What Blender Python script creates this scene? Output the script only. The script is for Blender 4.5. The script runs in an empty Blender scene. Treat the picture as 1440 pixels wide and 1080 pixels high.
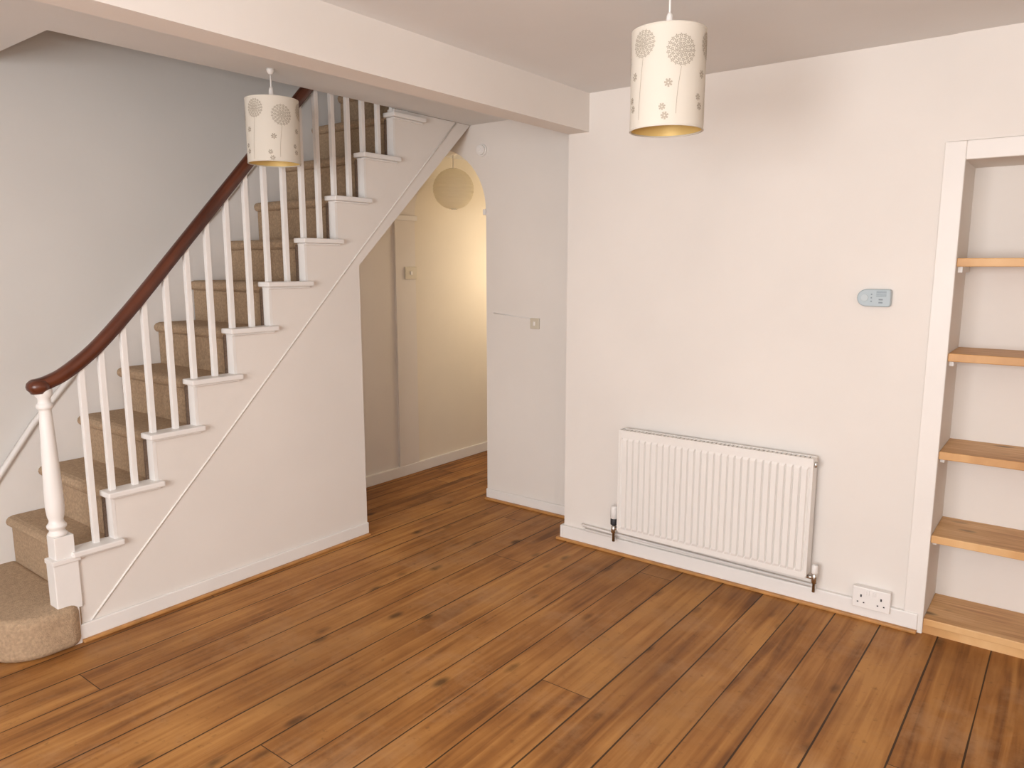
import bpy, bmesh, math, random
from mathutils import Vector, Matrix
random.seed(4)
scene=bpy.context.scene
scene.view_settings.view_transform='Standard'
H=2.34; XL=-3.785; XS=-3.08; YR=3.31; YA=3.61

# ---------------------------------------------------------------- materials
def new_mat(name):
    m=bpy.data.materials.new(name); m.use_nodes=True
    return m,m.node_tree.nodes,m.node_tree.links,m.node_tree.nodes['Principled BSDF']
def plain(name,col,rough=0.6,metal=0.0,noise=0.04,scale=6,bump=0.0,bscale=120):
    m,N,L,b=new_mat(name)
    b.inputs['Roughness'].default_value=rough; b.inputs['Metallic'].default_value=metal
    tc=N.new('ShaderNodeTexCoord'); nz=N.new('ShaderNodeTexNoise'); nz.inputs['Scale'].default_value=scale
    nz.inputs['Detail'].default_value=5
    L.new(tc.outputs['Object'],nz.inputs['Vector'])
    r=N.new('ShaderNodeValToRGB')
    r.color_ramp.elements[0].position=0.3; r.color_ramp.elements[1].position=0.7
    r.color_ramp.elements[0].color=[c*(1-noise) for c in col]+[1]
    r.color_ramp.elements[1].color=[min(1,c*(1+noise)) for c in col]+[1]
    L.new(nz.outputs['Fac'],r.inputs['Fac']); L.new(r.outputs['Color'],b.inputs['Base Color'])
    if bump:
        n2=N.new('ShaderNodeTexNoise'); n2.inputs['Scale'].default_value=bscale; n2.inputs['Detail'].default_value=3
        L.new(tc.outputs['Object'],n2.inputs['Vector'])
        bp=N.new('ShaderNodeBump'); bp.inputs['Strength'].default_value=bump; bp.inputs['Distance'].default_value=0.01
        L.new(n2.outputs['Fac'],bp.inputs['Height']); L.new(bp.outputs['Normal'],b.inputs['Normal'])
    return m
WALL=plain('wall_pink_cream',(0.785,0.735,0.685),0.8,noise=0.032,scale=1.6,bump=0.12,bscale=5)
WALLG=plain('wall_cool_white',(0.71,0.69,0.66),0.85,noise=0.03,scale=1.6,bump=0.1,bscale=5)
WALLH=plain('wall_hall_cream',(0.80,0.735,0.63),0.8,noise=0.03,scale=2)
CEIL=plain('ceiling_paint',(0.76,0.75,0.735),0.9,noise=0.02,scale=2,bump=0.06,bscale=6)
WHITE=plain('white_gloss_paint',(0.82,0.79,0.76),0.4,noise=0.02,scale=5)
TRIM=plain('trim_cream_paint',(0.81,0.765,0.72),0.45,noise=0.02,scale=5)
RADW=plain('radiator_enamel',(0.82,0.785,0.745),0.4,noise=0.01)
PLAS=plain('switch_plastic',(0.62,0.56,0.45),0.4,noise=0.01)
GREY=plain('alarm_plastic',(0.42,0.49,0.52),0.4,noise=0.02)
GREYD=plain('alarm_dark',(0.2,0.24,0.27),0.4,noise=0.02)
CHROME=plain('chrome',(0.6,0.58,0.55),0.25,metal=1.0,noise=0.02)
BLACK=plain('black_plastic',(0.03,0.03,0.035),0.5)
GOLD=plain('gold_lining',(0.80,0.58,0.22),0.45,metal=0.25,noise=0.04)
PRINT=plain('shade_print',(0.47,0.41,0.33),0.8)
CARPET=plain('stair_carpet_beige',(0.47,0.33,0.21),0.95,noise=0.18,scale=90,bump=0.6,bscale=260)
CARPETD=plain('carpet_edge_dark',(0.15,0.10,0.07),0.95,noise=0.3,scale=150)
def shade_mat(name,col,tr=0.35):
    m,N,L,b=new_mat(name); out=[n for n in N if n.type=='OUTPUT_MATERIAL'][0]
    b.inputs['Base Color'].default_value=(*col,1); b.inputs['Roughness'].default_value=0.75
    tc=N.new('ShaderNodeTexCoord'); nz=N.new('ShaderNodeTexNoise'); nz.inputs['Scale'].default_value=180
    L.new(tc.outputs['Object'],nz.inputs['Vector'])
    bp=N.new('ShaderNodeBump'); bp.inputs['Strength'].default_value=0.1; bp.inputs['Distance'].default_value=0.002
    L.new(nz.outputs['Fac'],bp.inputs['Height']); L.new(bp.outputs['Normal'],b.inputs['Normal'])
    t=N.new('ShaderNodeBsdfTranslucent'); t.inputs['Color'].default_value=(*col,1)
    mx=N.new('ShaderNodeMixShader'); mx.inputs['Fac'].default_value=tr
    L.new(b.outputs['BSDF'],mx.inputs[1]); L.new(t.outputs['BSDF'],mx.inputs[2]); L.new(mx.outputs[0],out.inputs['Surface'])
    return m
SHADE=shade_mat('shade_fabric',(0.84,0.79,0.70),0.2)
PAPER=shade_mat('lantern_paper',(0.78,0.71,0.56),0.4)

def wood(name,axis,dark,mid,light,rough=0.4,width=None,knot_scale=(5,1.6),grain=(30,1.3),gapcol=(0.025,0.011,0.004)):
    """axis = index of the grain direction (0,1,2)"""
    m,N,L,b=new_mat(name)
    tc=N.new('ShaderNodeTexCoord'); sp=N.new('ShaderNodeSeparateXYZ'); L.new(tc.outputs['Object'],sp.inputs[0])
    along=sp.outputs[axis]; across=sp.outputs[1 if axis==0 else 0]; other=sp.outputs[2 if axis!=2 else 1]
    def M(op,a,b_=None,c=None):
        n=N.new('ShaderNodeMath'); n.operation=op
        for i,v in enumerate((a,b_,c)):
            if v is None: continue
            if isinstance(v,(int,float)): n.inputs[i].default_value=v
            else: L.new(v,n.inputs[i])
        return n.outputs[0]
    if width:
        # boards are not all the same width: warp the across coordinate a little
        wa=M('ADD',across,M('MULTIPLY',M('SINE',M('MULTIPLY',across,7.3)),0.022))
        s=M('DIVIDE',wa,width); idx=M('FLOOR',s); fr=M('FRACT',s)
        wn=N.new('ShaderNodeTexWhiteNoise'); wn.noise_dimensions='1D'; L.new(idx,wn.inputs['W']); rnd=wn.outputs['Value']
        al=M('ADD',M('DIVIDE',along,5.2),M('MULTIPLY',rnd,7.3)); jf=M('FRACT',al); ji=M('FLOOR',al)
        wn2=N.new('ShaderNodeTexWhiteNoise'); wn2.noise_dimensions='2D'
        cv=N.new('ShaderNodeCombineXYZ'); L.new(idx,cv.inputs[0]); L.new(ji,cv.inputs[1]); L.new(cv.outputs[0],wn2.inputs['Vector']); rnd=wn2.outputs['Value']
    else:
        rnd=None
    off=M('MULTIPLY',rnd,23.0) if rnd else M('MULTIPLY',other,1.0)
    c1=N.new('ShaderNodeCombineXYZ')
    L.new(M('ADD',M('MULTIPLY',across,grain[0]),off),c1.inputs[0]); L.new(M('MULTIPLY',along,grain[1]),c1.inputs[1]); L.new(off,c1.inputs[2])
    n1=N.new('ShaderNodeTexNoise'); n1.inputs['Scale'].default_value=1.0; n1.inputs['Detail'].default_value=7; n1.inputs['Distortion'].default_value=0.8
    L.new(c1.outputs[0],n1.inputs['Vector'])
    c3=N.new('ShaderNodeCombineXYZ')
    L.new(M('ADD',M('MULTIPLY',across,3.0),off),c3.inputs[0]); L.new(M('MULTIPLY',along,1.6),c3.inputs[1]); L.new(off,c3.inputs[2])
    n3=N.new('ShaderNodeTexNoise'); n3.inputs['Scale'].default_value=1.6; n3.inputs['Detail'].default_value=7
    L.new(c3.outputs[0],n3.inputs['Vector'])
    val=M('ADD',M('MULTIPLY',n1.outputs['Fac'],0.55),M('MULTIPLY',n3.outputs['Fac'],0.45))
    if rnd: val=M('ADD',val,M('MULTIPLY',M('SUBTRACT',rnd,0.5),0.13))
    r=N.new('ShaderNodeValToRGB'); e=r.color_ramp.elements
    e[0].position=0.36; e[0].color=(*dark,1); e[1].position=0.64; e[1].color=(*light,1)
    k=e.new(0.49); k.color=(*mid,1)
    L.new(val,r.inputs['Fac'])
    c2=N.new('ShaderNodeCombineXYZ'); L.new(M('ADD',M('MULTIPLY',across,knot_scale[0]),off),c2.inputs[0]); L.new(M('MULTIPLY',along,knot_scale[1]),c2.inputs[1]); L.new(off if rnd else other,c2.inputs[2])
    vo=N.new('ShaderNodeTexVoronoi'); vo.inputs['Scale'].default_value=1.0; L.new(c2.outputs[0],vo.inputs['Vector'])
    nk=N.new('ShaderNodeTexNoise'); nk.inputs['Scale'].default_value=22; L.new(tc.outputs['Object'],nk.inputs['Vector'])
    kd=M('ADD',vo.outputs['Distance'],M('MULTIPLY',M('SUBTRACT',nk.outputs['Fac'],0.5),0.09))
    mr=N.new('ShaderNodeMapRange'); mr.inputs['From Min'].default_value=0.06; mr.inputs['From Max'].default_value=0.19
    mr.inputs['To Min'].default_value=0.32; mr.inputs['To Max'].default_value=1.0
    L.new(kd,mr.inputs['Value'])
    mx=N.new('ShaderNodeMix'); mx.data_type='RGBA'; mx.blend_type='MULTIPLY'; mx.inputs[0].default_value=1.0
    L.new(r.outputs['Color'],mx.inputs[6])
    cc=N.new('ShaderNodeCombineColor'); L.new(mr.outputs[0],cc.inputs[0]); L.new(mr.outputs[0],cc.inputs[1]); L.new(mr.outputs[0],cc.inputs[2])
    L.new(cc.outputs[0],mx.inputs[7]); col=mx.outputs[2]
    if width:
        def overlay(col,scale,detail,rg,f0,f1,amt,c):
            n=N.new('ShaderNodeTexNoise'); n.inputs['Scale'].default_value=scale; n.inputs['Detail'].default_value=detail; n.inputs['Roughness'].default_value=rg
            L.new(tc.outputs['Object'],n.inputs['Vector'])
            q=N.new('ShaderNodeMapRange'); q.inputs['From Min'].default_value=f0; q.inputs['From Max'].default_value=f1; q.inputs['To Min'].default_value=0; q.inputs['To Max'].default_value=amt
            L.new(n.outputs['Fac'],q.inputs['Value'])
            x=N.new('ShaderNodeMix'); x.data_type='RGBA'; L.new(q.outputs[0],x.inputs[0]); L.new(col,x.inputs[6]); x.inputs[7].default_value=(*c,1)
            return x.outputs[2],n
        col,nw=overlay(col,2.6,9,0.72,0.50,0.66,0.50,(0.45,0.255,0.125))
        col,_=overlay(col,1.1,6,0.6,0.48,0.70,0.50,(0.175,0.072,0.022))
        col,_=overlay(col,34,4,0.6,0.60,0.74,0.45,(0.13,0.055,0.018))
        ng=N.new('ShaderNodeTexNoise'); ng.inputs['Scale'].default_value=1.3; L.new(c3.outputs[0],ng.inputs['Vector'])
        gw=M('ADD',M('MULTIPLY',ng.outputs['Fac'],0.0044/width),0.0006/width)
        g=M('MAXIMUM',M('GREATER_THAN',M('ABSOLUTE',M('SUBTRACT',fr,0.5)),M('SUBTRACT',0.5,gw)),M('LESS_THAN',jf,0.0006))
        m2=N.new('ShaderNodeMix'); m2.data_type='RGBA'; L.new(M('MULTIPLY',g,0.92),m2.inputs[0]); L.new(col,m2.inputs[6]); m2.inputs[7].default_value=(*gapcol,1)
        col=m2.outputs[2]
        bp=N.new('ShaderNodeBump'); bp.inputs['Strength'].default_value=0.6; bp.inputs['Distance'].default_value=0.004
        L.new(M('SUBTRACT',M('MULTIPLY',n1.outputs['Fac'],0.35),g),bp.inputs['Height']); L.new(bp.outputs['Normal'],b.inputs['Normal'])
        L.new(M('ADD',M('MULTIPLY',nw.outputs['Fac'],0.4),rough-0.2),b.inputs['Roughness'])
        b.inputs['Specular IOR Level'].default_value=0.3
    else: b.inputs['Roughness'].default_value=rough
    L.new(col,b.inputs['Base Color'])
    return m
FLOOR=wood('floorboards_pine',1,(0.175,0.066,0.016),(0.335,0.138,0.034),(0.48,0.228,0.064),0.58,width=0.178,knot_scale=(7.5,3.4))
PINEX=wood('pine_shelf',0,(0.46,0.22,0.075),(0.64,0.36,0.145),(0.78,0.50,0.24),0.5,knot_scale=(9,4.5),grain=(50,3))
BEADM=plain('floor_bead_pine',(0.48,0.23,0.07),0.5,noise=0.2,scale=14)
MAHOG=wood('handrail_mahogany',1,(0.045,0.012,0.006),(0.085,0.022,0.010),(0.14,0.04,0.018),0.3,knot_scale=(1,0.3),grain=(60,4))

# ---------------------------------------------------------------- mesh helpers
def finish(bm,name,mats,parent=None,bevel=0,smooth=False,seg=2):
    bmesh.ops.recalc_face_normals(bm,faces=bm.faces[:])
    me=bpy.data.meshes.new(name); bm.to_mesh(me); bm.free()
    ob=bpy.data.objects.new(name,me); scene.collection.objects.link(ob)
    for mm in (mats if isinstance(mats,(list,tuple)) else [mats]): me.materials.append(mm)
    if parent: ob.parent=parent
    if smooth:
        for p in me.polygons: p.use_smooth=True
    if bevel:
        md=ob.modifiers.new('bevel','BEVEL'); md.width=bevel; md.segments=seg; md.limit_method='ANGLE'; md.angle_limit=math.radians(40)
    return ob
def empty(name,loc=(0,0,0)):
    e=bpy.data.objects.new(name,None); e.empty_display_size=0.1; scene.collection.objects.link(e); return e
def addbox(bm,x0,x1,y0,y1,z0,z1,mi=0):
    v=[bm.verts.new((x,y,z)) for x in (x0,x1) for y in (y0,y1) for z in (z0,z1)]
    for f in ((0,1,3,2),(4,6,7,5),(0,4,5,1),(2,3,7,6),(0,2,6,4),(1,5,7,3)):
        fc=bm.faces.new([v[i] for i in f]); fc.material_index=mi
def box(name,x0,x1,y0,y1,z0,z1,mat,parent=None,bevel=0):
    bm=bmesh.new(); addbox(bm,x0,x1,y0,y1,z0,z1); return finish(bm,name,mat,parent,bevel)
def addprism(bm,pts,axis,a0,a1,mi=0):
    """pts: 2D outline; axis 'x' -> (y,z) pts, 'y' -> (x,z) pts, 'z' -> (x,y) pts"""
    def mk(p,a):
        return (a,p[0],p[1]) if axis=='x' else ((p[0],a,p[1]) if axis=='y' else (p[0],p[1],a))
    A=[bm.verts.new(mk(p,a0)) for p in pts]; B=[bm.verts.new(mk(p,a1)) for p in pts]
    n=len(pts)
    bm.faces.new(A).material_index=mi; bm.faces.new(B[::-1]).material_index=mi
    for i in range(n):
        bm.faces.new((A[i],B[i],B[(i+1)%n],A[(i+1)%n])).material_index=mi
def prism(name,pts,axis,a0,a1,mat,parent=None,bevel=0,smooth=False):
    bm=bmesh.new(); addprism(bm,pts,axis,a0,a1); return finish(bm,name,mat,parent,bevel,smooth)
def addlathe(bm,prof,cx,cy,seg=32,mi=0,cap=True):
    rings=[]
    for r,z in prof:
        rings.append([bm.verts.new((cx+r*math.cos(2*math.pi*i/seg),cy+r*math.sin(2*math.pi*i/seg),z)) for i in range(seg)])
    for a,b in zip(rings,rings[1:]):
        for i in range(seg):
            f=bm.faces.new((a[i],a[(i+1)%seg],b[(i+1)%seg],b[i])); f.material_index=mi; f.smooth=True
    if cap:
        bm.faces.new(rings[0][::-1]).material_index=mi; bm.faces.new(rings[-1]).material_index=mi
def lathe(name,prof,cx,cy,mat,parent=None,seg=32,cap=True):
    bm=bmesh.new(); addlathe(bm,prof,cx,cy,seg,0,cap); return finish(bm,name,mat,parent)
def sweep(name,path,sec,mat,parent=None):
    """sweep closed 2D section (u = horizontal-perp, v = up-perp) along path"""
    bm=bmesh.new(); rings=[]
    P=[Vector(p) for p in path]
    for i,p in enumerate(P):
        t=((P[min(i+1,len(P)-1)]-P[max(i-1,0)])).normalized()
        side=t.cross(Vector((0,0,1)))
        if side.length<1e-4: side=Vector((1,0,0))
        side.normalize(); up=side.cross(t).normalized()
        rings.append([bm.verts.new(p+side*a+up*b) for a,b in sec])
    n=len(sec)
    for a,b in zip(rings,rings[1:]):
        for i in range(n):
            f=bm.faces.new((a[i],a[(i+1)%n],b[(i+1)%n],b[i])); f.smooth=True
    bm.faces.new(rings[0][::-1]); bm.faces.new(rings[-1])
    return finish(bm,name,mat,parent)
def circ(r,n=12): return [(r*math.cos(2*math.pi*i/n),r*math.sin(2*math.pi*i/n)) for i in range(n)]

# ---------------------------------------------------------------- room shell
XR=1.7; YB=-2.0; YE=5.6; T=0.12; HT=4.7
box('floor',XL-T,XR+T,YB-T,YE+T,-0.1,0,FLOOR)
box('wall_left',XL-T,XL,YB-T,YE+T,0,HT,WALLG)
box('wall_right',XR,XR+T,YB-T,YR+0.6,0,H,WALL)
AX0,AX1,AZ=-0.40,0.50,1.886
bm=bmesh.new()
addprism(bm,[(-2.166,0),(AX0,0),(AX0,AZ),(AX1,AZ),(AX1,0),(XR,0),(XR,H),(-2.166,H)],'y',YR,YR+0.30)
addbox(bm,-2.166,XR,YR+0.30,YR+0.42,0,H)
finish(bm,'wall_radiator',WALL)
box('trim_alcove_boxing',-0.462,XR,YR-0.007,YR,1.956,H,WALL)
pts=[(-2.96,0),(-2.166,0),(-2.166,H),(XL,H),(XL,0),(-3.76,0),(-3.76,1.82)]
for i in range(1,24):
    a=math.pi-math.pi*i/24; pts.append((-3.36+0.4*math.cos(a),1.82+0.4*math.sin(a)))
pts.append((-2.96,1.82))
prism('wall_arch',pts,'y',YA,3.80,WALL)
box('trim_1',-3.76,-3.745,YA-0.012,3.812,1.80,1.835,WHITE,bevel=0.004)
box('trim_2',-2.975,-2.955,YA-0.015,3.812,1.80,1.835,WHITE,bevel=0.004)
box('wall_hall_right',-2.96,-2.86,3.80,YE,0,H,WALLH)
box('wall_hall_end',XL,-2.86,YE,YE+T,0,H,WALLH)
box('wall_hall_left',XL,XL+0.012,3.80,YE,0,H,WALLH)
prism('wall_understair',[(2.69,0),(YA,0),(YA,2.338),(2.69,1.495)],'x',XL,XL+0.006,WALL)
box('ceiling_hall',XL,-2.86,3.80,YE,2.27,2.40,CEIL)
WX0,WX1,WZ0,WZ1=-1.7,0.7,0.75,2.1
bm=bmesh.new()
addbox(bm,XL,WX0,YB-T,YB,0,H); addbox(bm,WX1,XR,YB-T,YB,0,H); addbox(bm,WX0,WX1,YB-T,YB,0,WZ0); addbox(bm,WX0,WX1,YB-T,YB,WZ1,H)
finish(bm,'wall_back',WALL)
bm=bmesh.new()
for x in (WX0,WX0+0.8,WX0+1.6,WX1-0.05): addbox(bm,x,x+0.05,YB-0.09,YB-0.04,WZ0,WZ1)
for z in (WZ0,(WZ0+WZ1)/2,WZ1-0.05): addbox(bm,WX0,WX1,YB-0.09,YB-0.04,z,z+0.05)
finish(bm,'window_1',WHITE)
VY=1.254
bm=bmesh.new()
addprism(bm,[(XS,YA),(XS,VY),(XL,VY),(XL,YB),(XR,YB),(XR,YR),(-2.166,YR),(-2.166,YA)],'z',H,H+0.16)
finish(bm,'ceiling',CEIL)
box('trim_beam',-2.166,-2.046,YB,YR,2.155,H,WALL)
bm=bmesh.new()
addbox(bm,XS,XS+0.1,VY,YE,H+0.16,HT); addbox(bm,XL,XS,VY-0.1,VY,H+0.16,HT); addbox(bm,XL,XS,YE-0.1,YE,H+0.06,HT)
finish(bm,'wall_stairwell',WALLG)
box('ceiling_stairwell',XL,XS+0.1,VY-0.1,YE,HT,HT+0.1,CEIL)
box('baseboard_radiator',-2.166,-0.418,YR-0.020,YR,0.012,0.082,WHITE,bevel=0.004)
box('baseboard_return',-2.182,-2.166,YR-0.020,YA,0.012,0.082,WHITE,bevel=0.004)
box('baseboard_arch',-2.96,-2.182,YA-0.014,YA,0.012,0.07,WHITE,bevel=0.004)
box('baseboard_stair',XS,XS+0.014,1.16,2.69,0.012,0.075,WHITE,bevel=0.004)
box('baseboard_hall',XL,XL+0.028,2.69,YE,0,0.075,WHITE,bevel=0.004)
bm=bmesh.new()
addbox(bm,-2.2,-0.418,YR-0.036,YR,0,0.014)
addbox(bm,-2.96,-2.2,YA-0.032,YA,0,0.014)
addbox(bm,-2.2,-2.166,YR-0.0361,YA,0,0.0141)
addbox(bm,XS,XS+0.03,1.17,2.69,0,0.013)
finish(bm,'trim_floor_bead',BEADM,bevel=0.004)
box('baseboard_back',XL,XR,YB,YB+0.016,0,0.09,WHITE)

# ---------------------------------------------------------------- staircase
nose=[0.88,1.165,1.315,1.502,1.703,1.905,2.11,2.325,2.525,2.727,2.945,3.15]
top =[0.170,0.382,0.585,0.792,1.000,1.210,1.418,1.628,1.845,2.080,2.315,2.53]
stair=empty('staircase')
def carpet_profile():
    P=[]
    for k in range(1,12):
        y,z=nose[k],top[k]; zb=top[k-1]
        P+= [(y+0.022,zb),(y+0.022,z-0.052)]
        for i in range(7):
            a=-math.pi/2-math.pi*i/6
            P.append((y+0.024+0.024*math.cos(a),z-0.026+0.024*math.sin(a)+0.0))
        P.append((y+0.03,z))
    P+=[(3.9,top[11]),(3.9,top[11]-0.14)]
    P+=[(3.15,2.14),(2.76,1.75),(2.40,1.40),(1.30,0.25),(1.18,0.10)]
    return P
prism('carpet_runner',carpet_profile(),'x',XL+0.03,-3.135,CARPET,stair)
pts=[(XL,1.20),(XL,0.88)]
for i in range(9):
    a=-math.pi/2+math.pi/2*i/8
    pts.append((-3.21+0.17*math.cos(a),1.05+0.17*math.sin(a)))
pts.append((-3.04,1.148)); pts.append((-3.07,1.17)); pts.append((-3.1,1.20))
bs=prism('carpet_bottom_step',pts,'z',0,top[0],CARPET,stair,bevel=0.03)
bs.modifiers['bevel'].segments=5
bm=bmesh.new()
for k in range(1,11):
    addbox(bm,-3.137,-3.129,nose[k]+0.004,nose[k]+0.03,top[k-1],top[k]-0.03)
finish(bm,'carpet_edge',CARPETD,stair)
P=[(1.105,0),(2.69,0),(2.69,1.497),(3.605,2.338),(2.975,2.338)]
for k in range(10,0,-1):
    P.append((nose[k]+0.028,top[k]-0.022 if k<10 else 2.338-0.0))
    P.append((nose[k]+0.028,top[k-1]-0.022 if k>1 else 0.36))
Q=[]
for p in P:
    if not Q or (abs(p[0]-Q[-1][0])+abs(p[1]-Q[-1][1]))>1e-4: Q.append(p)
Q=[q for q in Q if not (abs(q[0]-2.973)<1e-3 and abs(q[1]-2.338)<1e-3)]
Q.append((1.105,0.36))
prism('stair_side_panel',Q,'x',-3.135,XS,WALL,stair)
dl=[(1.17,0.03),(1.40,0.265),(1.8,0.665),(2.2,1.07),(2.69,1.565),(3.18,2.045),(3.48,2.338)]
sec=[(-0.003,-0.004),(0.003,-0.004),(0.004,0),(0.003,0.004),(-0.003,0.004)]
sweep('diagonal_moulding',[(XS+0.001,y,z) for y,z in dl],sec,TRIM,stair)
prism('soffit',[(2.65,1.46),(3.61,2.34),(3.61,2.37),(2.65,1.50)],'x',XL,-3.135,WALL,stair)
box('cupboard_end',XL,-3.135,2.65,2.69,0,1.497,WALL,stair)
bm=bmesh.new()
for k in range(1,11):
    y1=(nose[k+1])+0.045
    addbox(bm,-3.137,-3.048,nose[k]-0.004,y1,top[k]-0.022,top[k]+0.002)
    addbox(bm,-3.10,-3.064,nose[k]+0.012,y1-0.012,top[k]-0.032,top[k]-0.022)
ob=finish(bm,'tread_ends',WHITE,stair,bevel=0.006)
bm=bmesh.new()
for k in range(1,11):
    addbox(bm,-3.132,XS+0.001,nose[k]+0.016,nose[k]+0.03,(top[k-1] if k>1 else 0.2),top[k]-0.024)
finish(bm,'riser_ends',WHITE,stair)
W=[]
for k in range(1,12): W.append((nose[k],top[k]+0.20))
W=[(0.80,0.0),(0.80,0.20),(0.93,0.26)]+W+[(3.6,2.95),(3.6,2.5),(2.6,1.6),(1.4,0.3),(1.1,0.0)]
prism('wall_string',W,'x',XL,XL+0.026,WHITE,stair)
W2=[(XL+0.026,0.93,0.255)]+[(XL+0.026,nose[k],top[k]+0.195) for k in range(1,12)]
sweep('wall_string_cap',W2,[(-0.012,-0.012),(0.012,-0.012),(0.012,0.012),(-0.012,0.012)],WHITE,stair)
# handrail
XB=-3.105
rail=[(1.10,1.050),(1.13,1.054),(1.16,1.063),(1.20,1.080),(1.26,1.118),(1.33,1.172),(1.42,1.258),(1.544,1.388),(1.8,1.670),(2.086,1.985),(2.422,2.355),(2.75,2.716),(3.1,3.10)]
def cr(pts,n=8):
    out=[]
    for i in range(len(pts)-1):
        p0=pts[max(i-1,0)];p1=pts[i];p2=pts[i+1];p3=pts[min(i+2,len(pts)-1)]
        for j in range(n):
            t=j/n
            out.append(tuple(0.5*((2*b)+(-a+c)*t+(2*a-5*b+4*c-d)*t*t+(-a+3*b-3*c+d)*t**3) for a,b,c,d in zip(p0,p1,p2,p3)))
    out.append(pts[-1]); return out
RL=cr(rail)
def rail_z(y):
    for a,b in zip(RL,RL[1:]):
        if a[0]<=y<=b[0]: return a[1]+(b[1]-a[1])*(y-a[0])/(b[0]-a[0])
    return RL[-1][1]
rs=[(-0.018,-0.024),(0.018,-0.024),(0.020,-0.014),(0.027,-0.006),(0.028,0.006),(0.022,0.018),(0.010,0.024),(-0.010,0.024),(-0.022,0.018),(-0.028,0.006),(-0.027,-0.006),(-0.020,-0.014)]
sweep('handrail',[(XB,y,z) for y,z in RL],rs,MAHOG,stair)
lathe('handrail_cap',[(0.001,1.020),(0.026,1.020),(0.030,1.028),(0.038,1.036),(0.040,1.047),(0.037,1.060),(0.027,1.070),(0.001,1.074)],XB+0.002,1.115,MAHOG,stair,cap=False)
bm=bmesh.new()
bw=0.0115
for k in range(1,11):
    run=nose[k+1]-nose[k]
    ys=[nose[k]+0.105] if k==1 else [nose[k]+0.035,nose[k]+0.035+run*0.5]
    for y in ys:
        zt=rail_z(y)-0.012
        addbox(bm,XB-bw,XB+bw,y-bw,y+bw,top[k],zt)
finish(bm,'balusters',WHITE,stair,bevel=0.002)
ny=1.14
nw=bmesh.new()
addbox(nw,XB-0.034,XB+0.036,ny-0.036,ny+0.036,0.36,0.455)
addlathe(nw,[(0.034,0.455),(0.036,0.463),(0.030,0.470),(0.026,0.478),(0.034,0.488),(0.036,0.497),(0.028,0.507),(0.025,0.517),(0.030,0.535),(0.0335,0.57),(0.033,0.62),(0.030,0.72),(0.026,0.84),(0.0225,0.93),(0.021,0.955),(0.029,0.963),(0.029,0.975),(0.022,0.982),(0.022,1.0),(0.03,1.01),(0.03,1.035)],XB,ny-0.008,28)
finish(nw,'newel_post',WHITE,stair,bevel=0.003)
bm=bmesh.new()
addbox(bm,XB-0.034,XS+0.012,1.093,1.185,0.15,0.362)
addbox(bm,XB-0.034,XS+0.020,1.088,1.192,0.345,0.365)
addbox(bm,XB-0.034,XS+0.016,1.100,1.17,0.0,0.152)
finish(bm,'newel_plinth',WHITE,stair,bevel=0.003)

# ---------------------------------------------------------------- radiator
rad=empty('radiator')
rx0,rx1,rz0,rz1=-1.784,-0.848,0.15,0.68; ry=3.215
bm=bmesh.new()
n=28; m0=0.018; pitch=(rx1-rx0-2*m0)/n
prof=[(rx0,0.012,0),(rx0+0.004,0.002,0),(rx0+0.010,0.0,0)]
x=rx0+m0
for i in range(n):
    prof+=[(x,0.0,1),(x+pitch*0.16,-1,2),(x+pitch*0.84,-1,2)]
    x+=pitch
prof+=[(x,0.0,1),(rx1-0.010,0.0,0),(rx1-0.004,0.002,0),(rx1,0.012,0)]
rows=[]
for z,w in ((rz0,0),(rz0+0.024,0),(rz0+0.036,1),(rz1-0.044,1),(rz1-0.032,0),(rz1,0)):
    rows.append([bm.verts.new((px, ry+dy if kind==0 else (ry+0.007*w if kind==1 else ry-0.004*w), z)) for px,dy,kind in prof])
for a,b in zip(rows,rows[1:]):
    for i in range(len(prof)-1): bm.faces.new((a[i],a[i+1],b[i+1],b[i]))
finish(bm,'front_panel',RADW,rad)
box('back_panel',rx0+0.01,rx1-0.01,ry+0.014,ry+0.026,rz0+0.01,rz1-0.008,RADW,rad)
box('side_left',rx0-0.002,rx0+0.006,ry-0.002,ry+0.06,rz0+0.01,rz1+0.004,RADW,rad,0.002)
box('side_right',rx1-0.006,rx1+0.002,ry-0.002,ry+0.06,rz0+0.01,rz1+0.004,RADW,rad,0.002)
bm=bmesh.new()
addbox(bm,rx0,rx1,ry-0.003,ry+0.006,rz1-0.012,rz1+0.006); addbox(bm,rx0,rx1,ry+0.050,ry+0.06,rz1-0.012,rz1+0.006)
x=rx0
while x<rx1-0.010:
    addbox(bm,x,x+0.011,ry,ry+0.056,rz1-0.002,rz1+0.004); x+=0.02
finish(bm,'top_grille',RADW,rad)
bm=bmesh.new()
for x in (rx0+0.15,rx1-0.15):
    addbox(bm,x,x+0.03,ry+0.02,YR-0.001,rz0+0.08,rz0+0.12); addbox(bm,x,x+0.03,ry+0.02,YR-0.001,rz1-0.12,rz1-0.08)
finish(bm,'brackets',RADW,rad)
vx=rx0-0.035
bm=bmesh.new()
addlathe(bm,[(0.008,0.085),(0.008,0.13),(0.014,0.132),(0.014,0.165),(0.011,0.167),(0.011,0.178)],vx,ry+0.03,16)
finish(bm,'valve_body_left',CHROME,rad)
lathe('valve_collar_left',[(0.017,0.176),(0.018,0.18),(0.018,0.205),(0.016,0.208)],vx,ry+0.03,BLACK,rad,16)
lathe('valve_head_left',[(0.015,0.208),(0.019,0.212),(0.019,0.265),(0.014,0.276)],vx,ry+0.03,WHITE,rad,16)
sweep('valve_tail_left',[(vx,ry+0.03,0.178-0.02),(rx0+0.01,ry+0.03,0.158)],circ(0.009),CHROME,rad)
vx2=rx1+0.028
bm=bmesh.new()
addlathe(bm,[(0.007,0.085),(0.007,0.125),(0.013,0.127),(0.013,0.168),(0.010,0.17)],vx2,ry+0.03,16)
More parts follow.
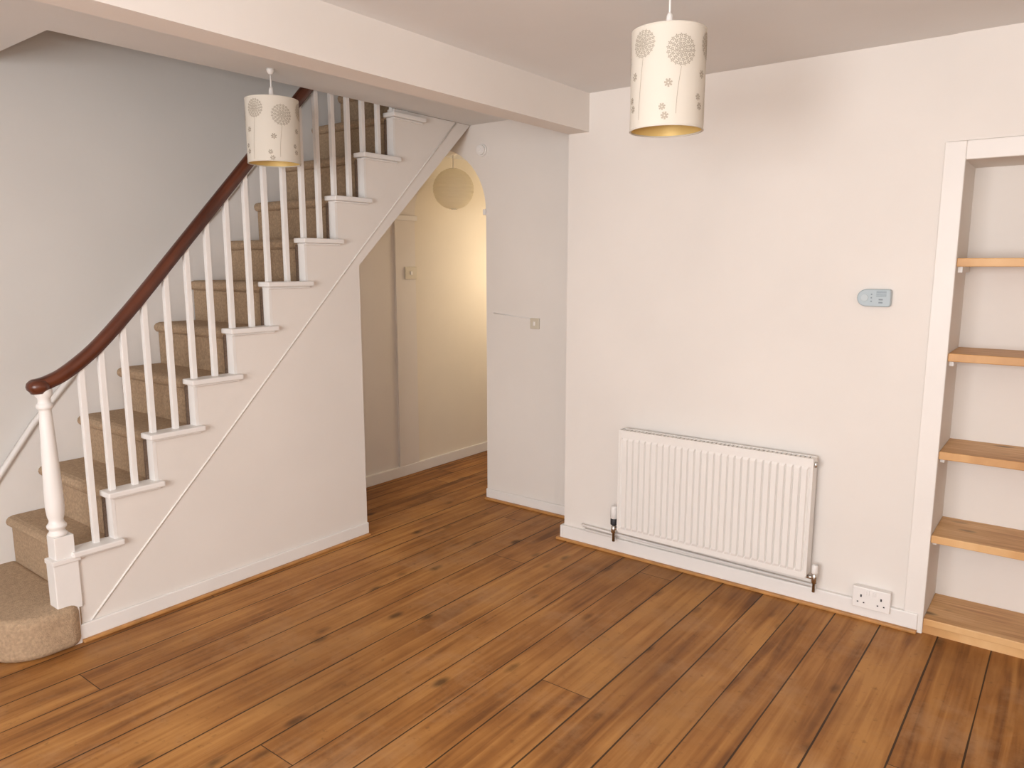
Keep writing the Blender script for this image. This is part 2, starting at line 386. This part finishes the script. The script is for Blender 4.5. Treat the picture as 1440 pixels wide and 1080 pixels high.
finish(bm,'valve_body_right',CHROME,rad)
lathe('valve_head_right',[(0.012,0.17),(0.014,0.173),(0.013,0.205),(0.009,0.21)],vx2,ry+0.03,WHITE,rad,16)
sweep('valve_tail_right',[(vx2,ry+0.03,0.15),(rx1-0.01,ry+0.03,0.15)],circ(0.009),CHROME,rad)
lathe('bleed_nut',[(0.006,rz1-0.035),(0.008,rz1-0.03),(0.008,rz1-0.012),(0.005,rz1-0.01)],rx1+0.006,ry+0.02,CHROME,rad,12)
sweep('pipe_upper',[(-2.04,YR-0.012,0.113),(-2.03,YR-0.024,0.113),(-1.9,YR-0.026,0.111),(vx2-0.02,YR-0.026,0.098),(vx2,YR-0.045,0.098),(vx2,ry+0.032,0.098)],circ(0.0065),WHITE,rad)
sweep('pipe_lower',[(-2.02,YR-0.012,0.092),(-2.01,YR-0.026,0.092),(vx-0.02,YR-0.028,0.092),(vx,YR-0.045,0.092),(vx,ry+0.032,0.092)],circ(0.0065),WHITE,rad)

# ---------------------------------------------------------------- alcove frame & shelves
bm=bmesh.new()
addbox(bm,-0.472,-0.40,YR-0.012,YR+0.0,0.0,1.955)
addbox(bm,0.50,0.572,YR-0.012,YR,0.0,1.955)
addbox(bm,-0.40,0.50,YR-0.012,YR,1.886,1.955)
finish(bm,'trim_alcove_frame',TRIM,bevel=0.003)
shelf=empty('alcove_shelves')
for i,z in enumerate((1.525,1.160,0.768,0.420)):
    box('shelf_%d'%(i+1),AX0,AX1,YR+0.005,YR+0.30,z-0.032,z,PINEX,shelf,0.003)
box('shelf_5',AX0,AX1,YR-0.002,YR+0.30,0.035,0.065,PINEX,shelf,0.003)
box('plinth',AX0,AX1,YR+0.004,YR+0.02,0.0,0.036,PINEX,shelf)
bm=bmesh.new()
for z in (1.525,1.160,0.768,0.420):
    addbox(bm,AX0,AX0+0.015,YR+0.06,YR+0.29,z-0.055,z-0.032)
finish(bm,'battens',WHITE,shelf)

# ---------------------------------------------------------------- wall fittings
sk=empty('double_wall_socket')
box('back_box',-0.664,-0.522,YR-0.036,YR,0.062,0.148,WHITE,sk,0.004)
box('face_plate',-0.667,-0.519,YR-0.044,YR-0.034,0.059,0.151,WHITE,sk,0.004)
bm=bmesh.new()
for cx in (-0.632,-0.554):
    addbox(bm,cx-0.003,cx+0.003,YR-0.0450,YR-0.040,0.108,0.119)
    addbox(bm,cx-0.015,cx-0.009,YR-0.0450,YR-0.040,0.083,0.088)
    addbox(bm,cx+0.009,cx+0.015,YR-0.0450,YR-0.040,0.083,0.088)
finish(bm,'pin_holes',BLACK,sk)
bm=bmesh.new()
for cx in (-0.606,-0.580): addbox(bm,cx-0.006,cx+0.006,YR-0.049,YR-0.040,0.122,0.142)
finish(bm,'rockers',WHITE,sk,0.002)

al=empty('carbon_monoxide_alarm')
pts=[]
for i in range(13):
    a=math.pi/2+math.pi*i/12; pts.append((-0.702+0.035*math.cos(a),1.368+0.035*math.sin(a)))
pts+=[(-0.618,1.333),(-0.612,1.339),(-0.612,1.397),(-0.618,1.403)]
prism('body',pts,'y',YR-0.032,YR,GREY,al,0.005)
lathe_b=bmesh.new()
for i in range(5): addbox(lathe_b,-0.665,-0.628,YR-0.0335,YR-0.03,1.374+i*0.005,1.376+i*0.005)
for cz in (1.35,1.362): addbox(lathe_b,-0.655,-0.640,YR-0.0335,YR-0.03,cz-0.003,cz+0.003)
finish(lathe_b,'vents',GREYD,al)
bm=bmesh.new()
for j in range(3): addbox(bm,-0.685,-0.680,YR-0.0335,YR-0.03,1.352+j*0.014,1.357+j*0.014)
finish(bm,'indicator_lights',GREYD,al)
bm=bmesh.new()
pp=[(-0.708+0.014*math.cos(2*math.pi*i/20),1.368+0.014*math.sin(2*math.pi*i/20)) for i in range(20)]
addprism(bm,pp,'y',YR-0.035,YR-0.03); finish(bm,'test_button',plain('alarm_light',(0.5,0.56,0.58),0.4),al,0.001)

sw=empty('wall_switch')
box('plate',-2.616,-2.552,YA-0.012,YA,1.122,1.186,PLAS,sw,0.003)
box('rocker',-2.590,-2.578,YA-0.018,YA-0.01,1.142,1.166,WHITE,sw,0.002)
sweep('cable',[(-2.90,YA-0.003,1.205),(-2.75,YA-0.003,1.192),(-2.63,YA-0.003,1.184),(-2.612,YA-0.004,1.18)],circ(0.003,8),WHITE,sw)
sw2=empty('wall_switch')
box('plate',-3.76,-3.748,3.69,3.80,1.40,1.486,PLAS,sw2,0.003)
box('rocker',-3.75,-3.742,3.735,3.755,1.43,1.455,WHITE,sw2,0.002)
bm=bmesh.new()
for r,y0,y1 in ((0.036,YA-0.012,YA),(0.030,YA-0.028,YA-0.010),(0.012,YA-0.032,YA-0.026)):
    addprism(bm,[(-2.985+r*math.cos(2*math.pi*i/28),2.185+r*math.sin(2*math.pi*i/28)) for i in range(28)],'y',y0,y1)
finish(bm,'smoke_alarm',WHITE,None,0.003)

# ---------------------------------------------------------------- pendant drum shades
def pendant(cx,cy,R,zb,zt,prints,rose=0.045):
    e=empty('pendant_lamp')
    lathe('ceiling_rose',[(rose,H),(rose,H-0.008),(rose*0.7,H-0.018),(0.008,H-0.024)],cx,cy,WHITE,e,28)
    sweep('cord',[(cx,cy,H-0.02),(cx+0.0001,cy,zt+0.02)],circ(0.0035,8),WHITE,e)
    lathe('lamp_holder',[(0.005,zt+0.055),(0.009,zt+0.045),(0.012,zt+0.015),(0.017,zt+0.005),(0.018,zt-0.05),(0.014,zt-0.055)],cx,cy,WHITE,e,20)
    lathe('bulb',[(0.013,zt-0.053),(0.014,zt-0.07),(0.028,zt-0.10),(0.030,zt-0.12),(0.022,zt-0.142),(0.002,zt-0.15)],cx,cy,WHITE,e,20)
    bm=bmesh.new()
    addlathe(bm,[(R,zb),(R,zt)],cx,cy,64,0,False); finish(bm,'shade',SHADE,e)
    bm=bmesh.new()
    addlathe(bm,[(R-0.0025,zb+0.001),(R-0.0025,zt-0.001)],cx,cy,64,0,False); finish(bm,'gold_lining',GOLD,e)
    bm=bmesh.new()
    for z0 in (zb,zt-0.004):
        addlathe(bm,[(R-0.004,z0),(R+0.001,z0),(R+0.001,z0+0.004),(R-0.004,z0+0.004),(R-0.004,z0)],cx,cy,64,0,False)
    finish(bm,'rims',SHADE,e)
    bm=bmesh.new()
    for i in range(3):
        a=i*2*math.pi/3+0.4
        d=Vector((math.cos(a),math.sin(a),0)); s=Vector((-d.y,d.x,0))*0.0015
        p0=Vector((cx,cy,zt-0.012))+d*0.017; p1=Vector((cx,cy,zt-0.006))+d*(R-0.003)
        q=[p0-s,p0+s,p1+s,p1-s]; vs=[bm.verts.new(v) for v in q]+[bm.verts.new(v+Vector((0,0,0.003))) for v in q]
        for f in ((0,1,2,3),(7,6,5,4),(0,4,5,1),(1,5,6,2),(2,6,7,3),(3,7,4,0)): bm.faces.new([vs[i] for i in f])
    finish(bm,'shade_spider',WHITE,e)
    base=math.atan2(-cy,-cx)
    bm=bmesh.new(); RR=R+0.0012
    def P(s,z): a=base+s/R; return (cx+RR*math.cos(a),cy+RR*math.sin(a),max(zb+0.004,min(zt-0.004,z)))
    def quad(s0,z0,s1,z1,w):
        dx,dz=s1-s0,z1-z0; l=math.hypot(dx,dz); nx,nz=-dz/l*w/2,dx/l*w/2
        bm.faces.new([bm.verts.new(P(*q)) for q in ((s0+nx,z0+nz),(s0-nx,z0-nz),(s1-nx,z1-nz),(s1+nx,z1+nz))])
    def star(s,z,r,w,n=5,ph=0.3):
        for i in range(n):
            a=ph+2*math.pi*i/n; quad(s+0.2*r*math.cos(a),z+0.2*r*math.sin(a),s+r*math.cos(a),z+r*math.sin(a),w)
    def dandelion(s,z,r):
        for rr,nn in ((0.16,5),(0.38,9),(0.62,14),(0.86,19)):
            for i in range(nn):
                a=2*math.pi*i/nn+rr*5
                if z+rr*r*math.sin(a)>zt-0.006: continue
                star(s+rr*r*math.cos(a),z+rr*r*math.sin(a),r*0.135,r*0.06,5,a)
    for ds,dz,r,stem in prints:
        z=zt-dz; dandelion(ds,z,r)
        pz=z-r; ps=ds
        for i in range(12):
            nz_=z-r-(i+1)*stem/12; ns=ds-0.012*math.sin((i+1)/12*1.6)
            quad(ps,pz,ns,nz_,0.0014); ps,pz=ns,nz_
        star(ds-0.036,z-r-0.045,0.012,0.005,7); star(ds-0.052,z-r-0.11,0.010,0.0045,7); star(ds-0.044,z-r-0.135,0.011,0.005,7)
    finish(bm,'dandelion_print',PRINT,e)
    return e
C=0.11*2*math.pi
def rep(l):
    out=[]
    for k in (-1,0,1):
        for s,dz,r,st in l: out.append((s+k*C/3,dz,r,st))
    return out
pat=rep([(0.038,0.078,0.045,0.13),(-0.078,0.052,0.040,0.17)])
pendant(-1.06,2.158,0.11,1.90,2.185,pat)
pendant(-2.905,2.07,0.113,1.94,2.21,pat,0.016)

# paper lantern in the hall
lan=empty('paper_lantern')
lx,ly=-3.555,3.98; lz=2.02; lr=0.143
lathe('ceiling_rose',[(0.04,2.27),(0.04,2.262),(0.015,2.245)],lx,ly,WHITE,lan,20)
sweep('cord',[(lx,ly,2.26),(lx+0.0001,ly,lz+0.04)],circ(0.0035,8),WHITE,lan)
bm=bmesh.new(); pr=[]
NR=72
for i in range(NR+1):
    a=math.radians(12)+(math.pi-math.radians(24))*i/NR
    r=lr*(1.0-0.022*(1 if i%4 else -0.4)); pr.append((r*math.sin(a),lz+lr*0.97*math.cos(a)))
addlathe(bm,pr,lx,ly,48,0,False); finish(bm,'paper_globe',PAPER,lan)
bm=bmesh.new()
for z in (lz+lr*0.97*math.cos(math.radians(12)),lz-lr*0.97*math.cos(math.radians(12))):
    rr=lr*math.sin(math.radians(12))
    addlathe(bm,[(rr,z-0.002),(rr+0.002,z),(rr,z+0.002),(rr-0.002,z),(rr,z-0.002)],lx,ly,24,0,False)
finish(bm,'wire_rings',CHROME,lan)

# ---------------------------------------------------------------- lights
def area(name,loc,rot,sx,sy,power,col):
    l=bpy.data.lights.new(name,'AREA'); l.shape='RECTANGLE'; l.size=sx; l.size_y=sy; l.energy=power; l.color=col
    o=bpy.data.objects.new(name,l); o.location=loc; o.rotation_euler=rot; scene.collection.objects.link(o); return o
area('window_daylight',((WX0+WX1)/2,YB-0.14,(WZ0+WZ1)/2),(math.radians(90),0,0),2.4,1.35,185,(0.98,0.985,1.0))
area('upstairs_daylight',(-3.43,4.4,4.5),(0,0,0),0.5,1.0,6,(1.0,0.97,0.94))
def point(name,loc,p,col,r=0.1):
    l=bpy.data.lights.new(name,'POINT'); l.energy=p; l.color=col; l.shadow_soft_size=r
    o=bpy.data.objects.new(name,l); o.location=loc; scene.collection.objects.link(o); return o
point('hall_light',(-3.2,4.75,1.5),11,(1.0,0.82,0.60),0.2)
point('lantern_bulb',(lx,ly,lz),0.2,(1.0,0.84,0.64),0.03)
point('camera_flash',(-0.03,-0.05,1.60),27,(1.0,0.98,0.95),0.05)
w=bpy.data.worlds.new('World'); scene.world=w; w.use_nodes=True
w.node_tree.nodes['Background'].inputs[0].default_value=(0.6,0.7,0.85,1); w.node_tree.nodes['Background'].inputs[1].default_value=0.8

# ---------------------------------------------------------------- camera
cd=bpy.data.cameras.new('camera'); cd.lens=1047/1440*36; cd.sensor_width=36; cd.clip_start=0.05
cam=bpy.data.objects.new('camera',cd); cam.location=(0,0,1.5)
cam.rotation_euler=(math.radians(90-9.1),0,math.radians(37.4)); scene.collection.objects.link(cam)
scene.camera=cam
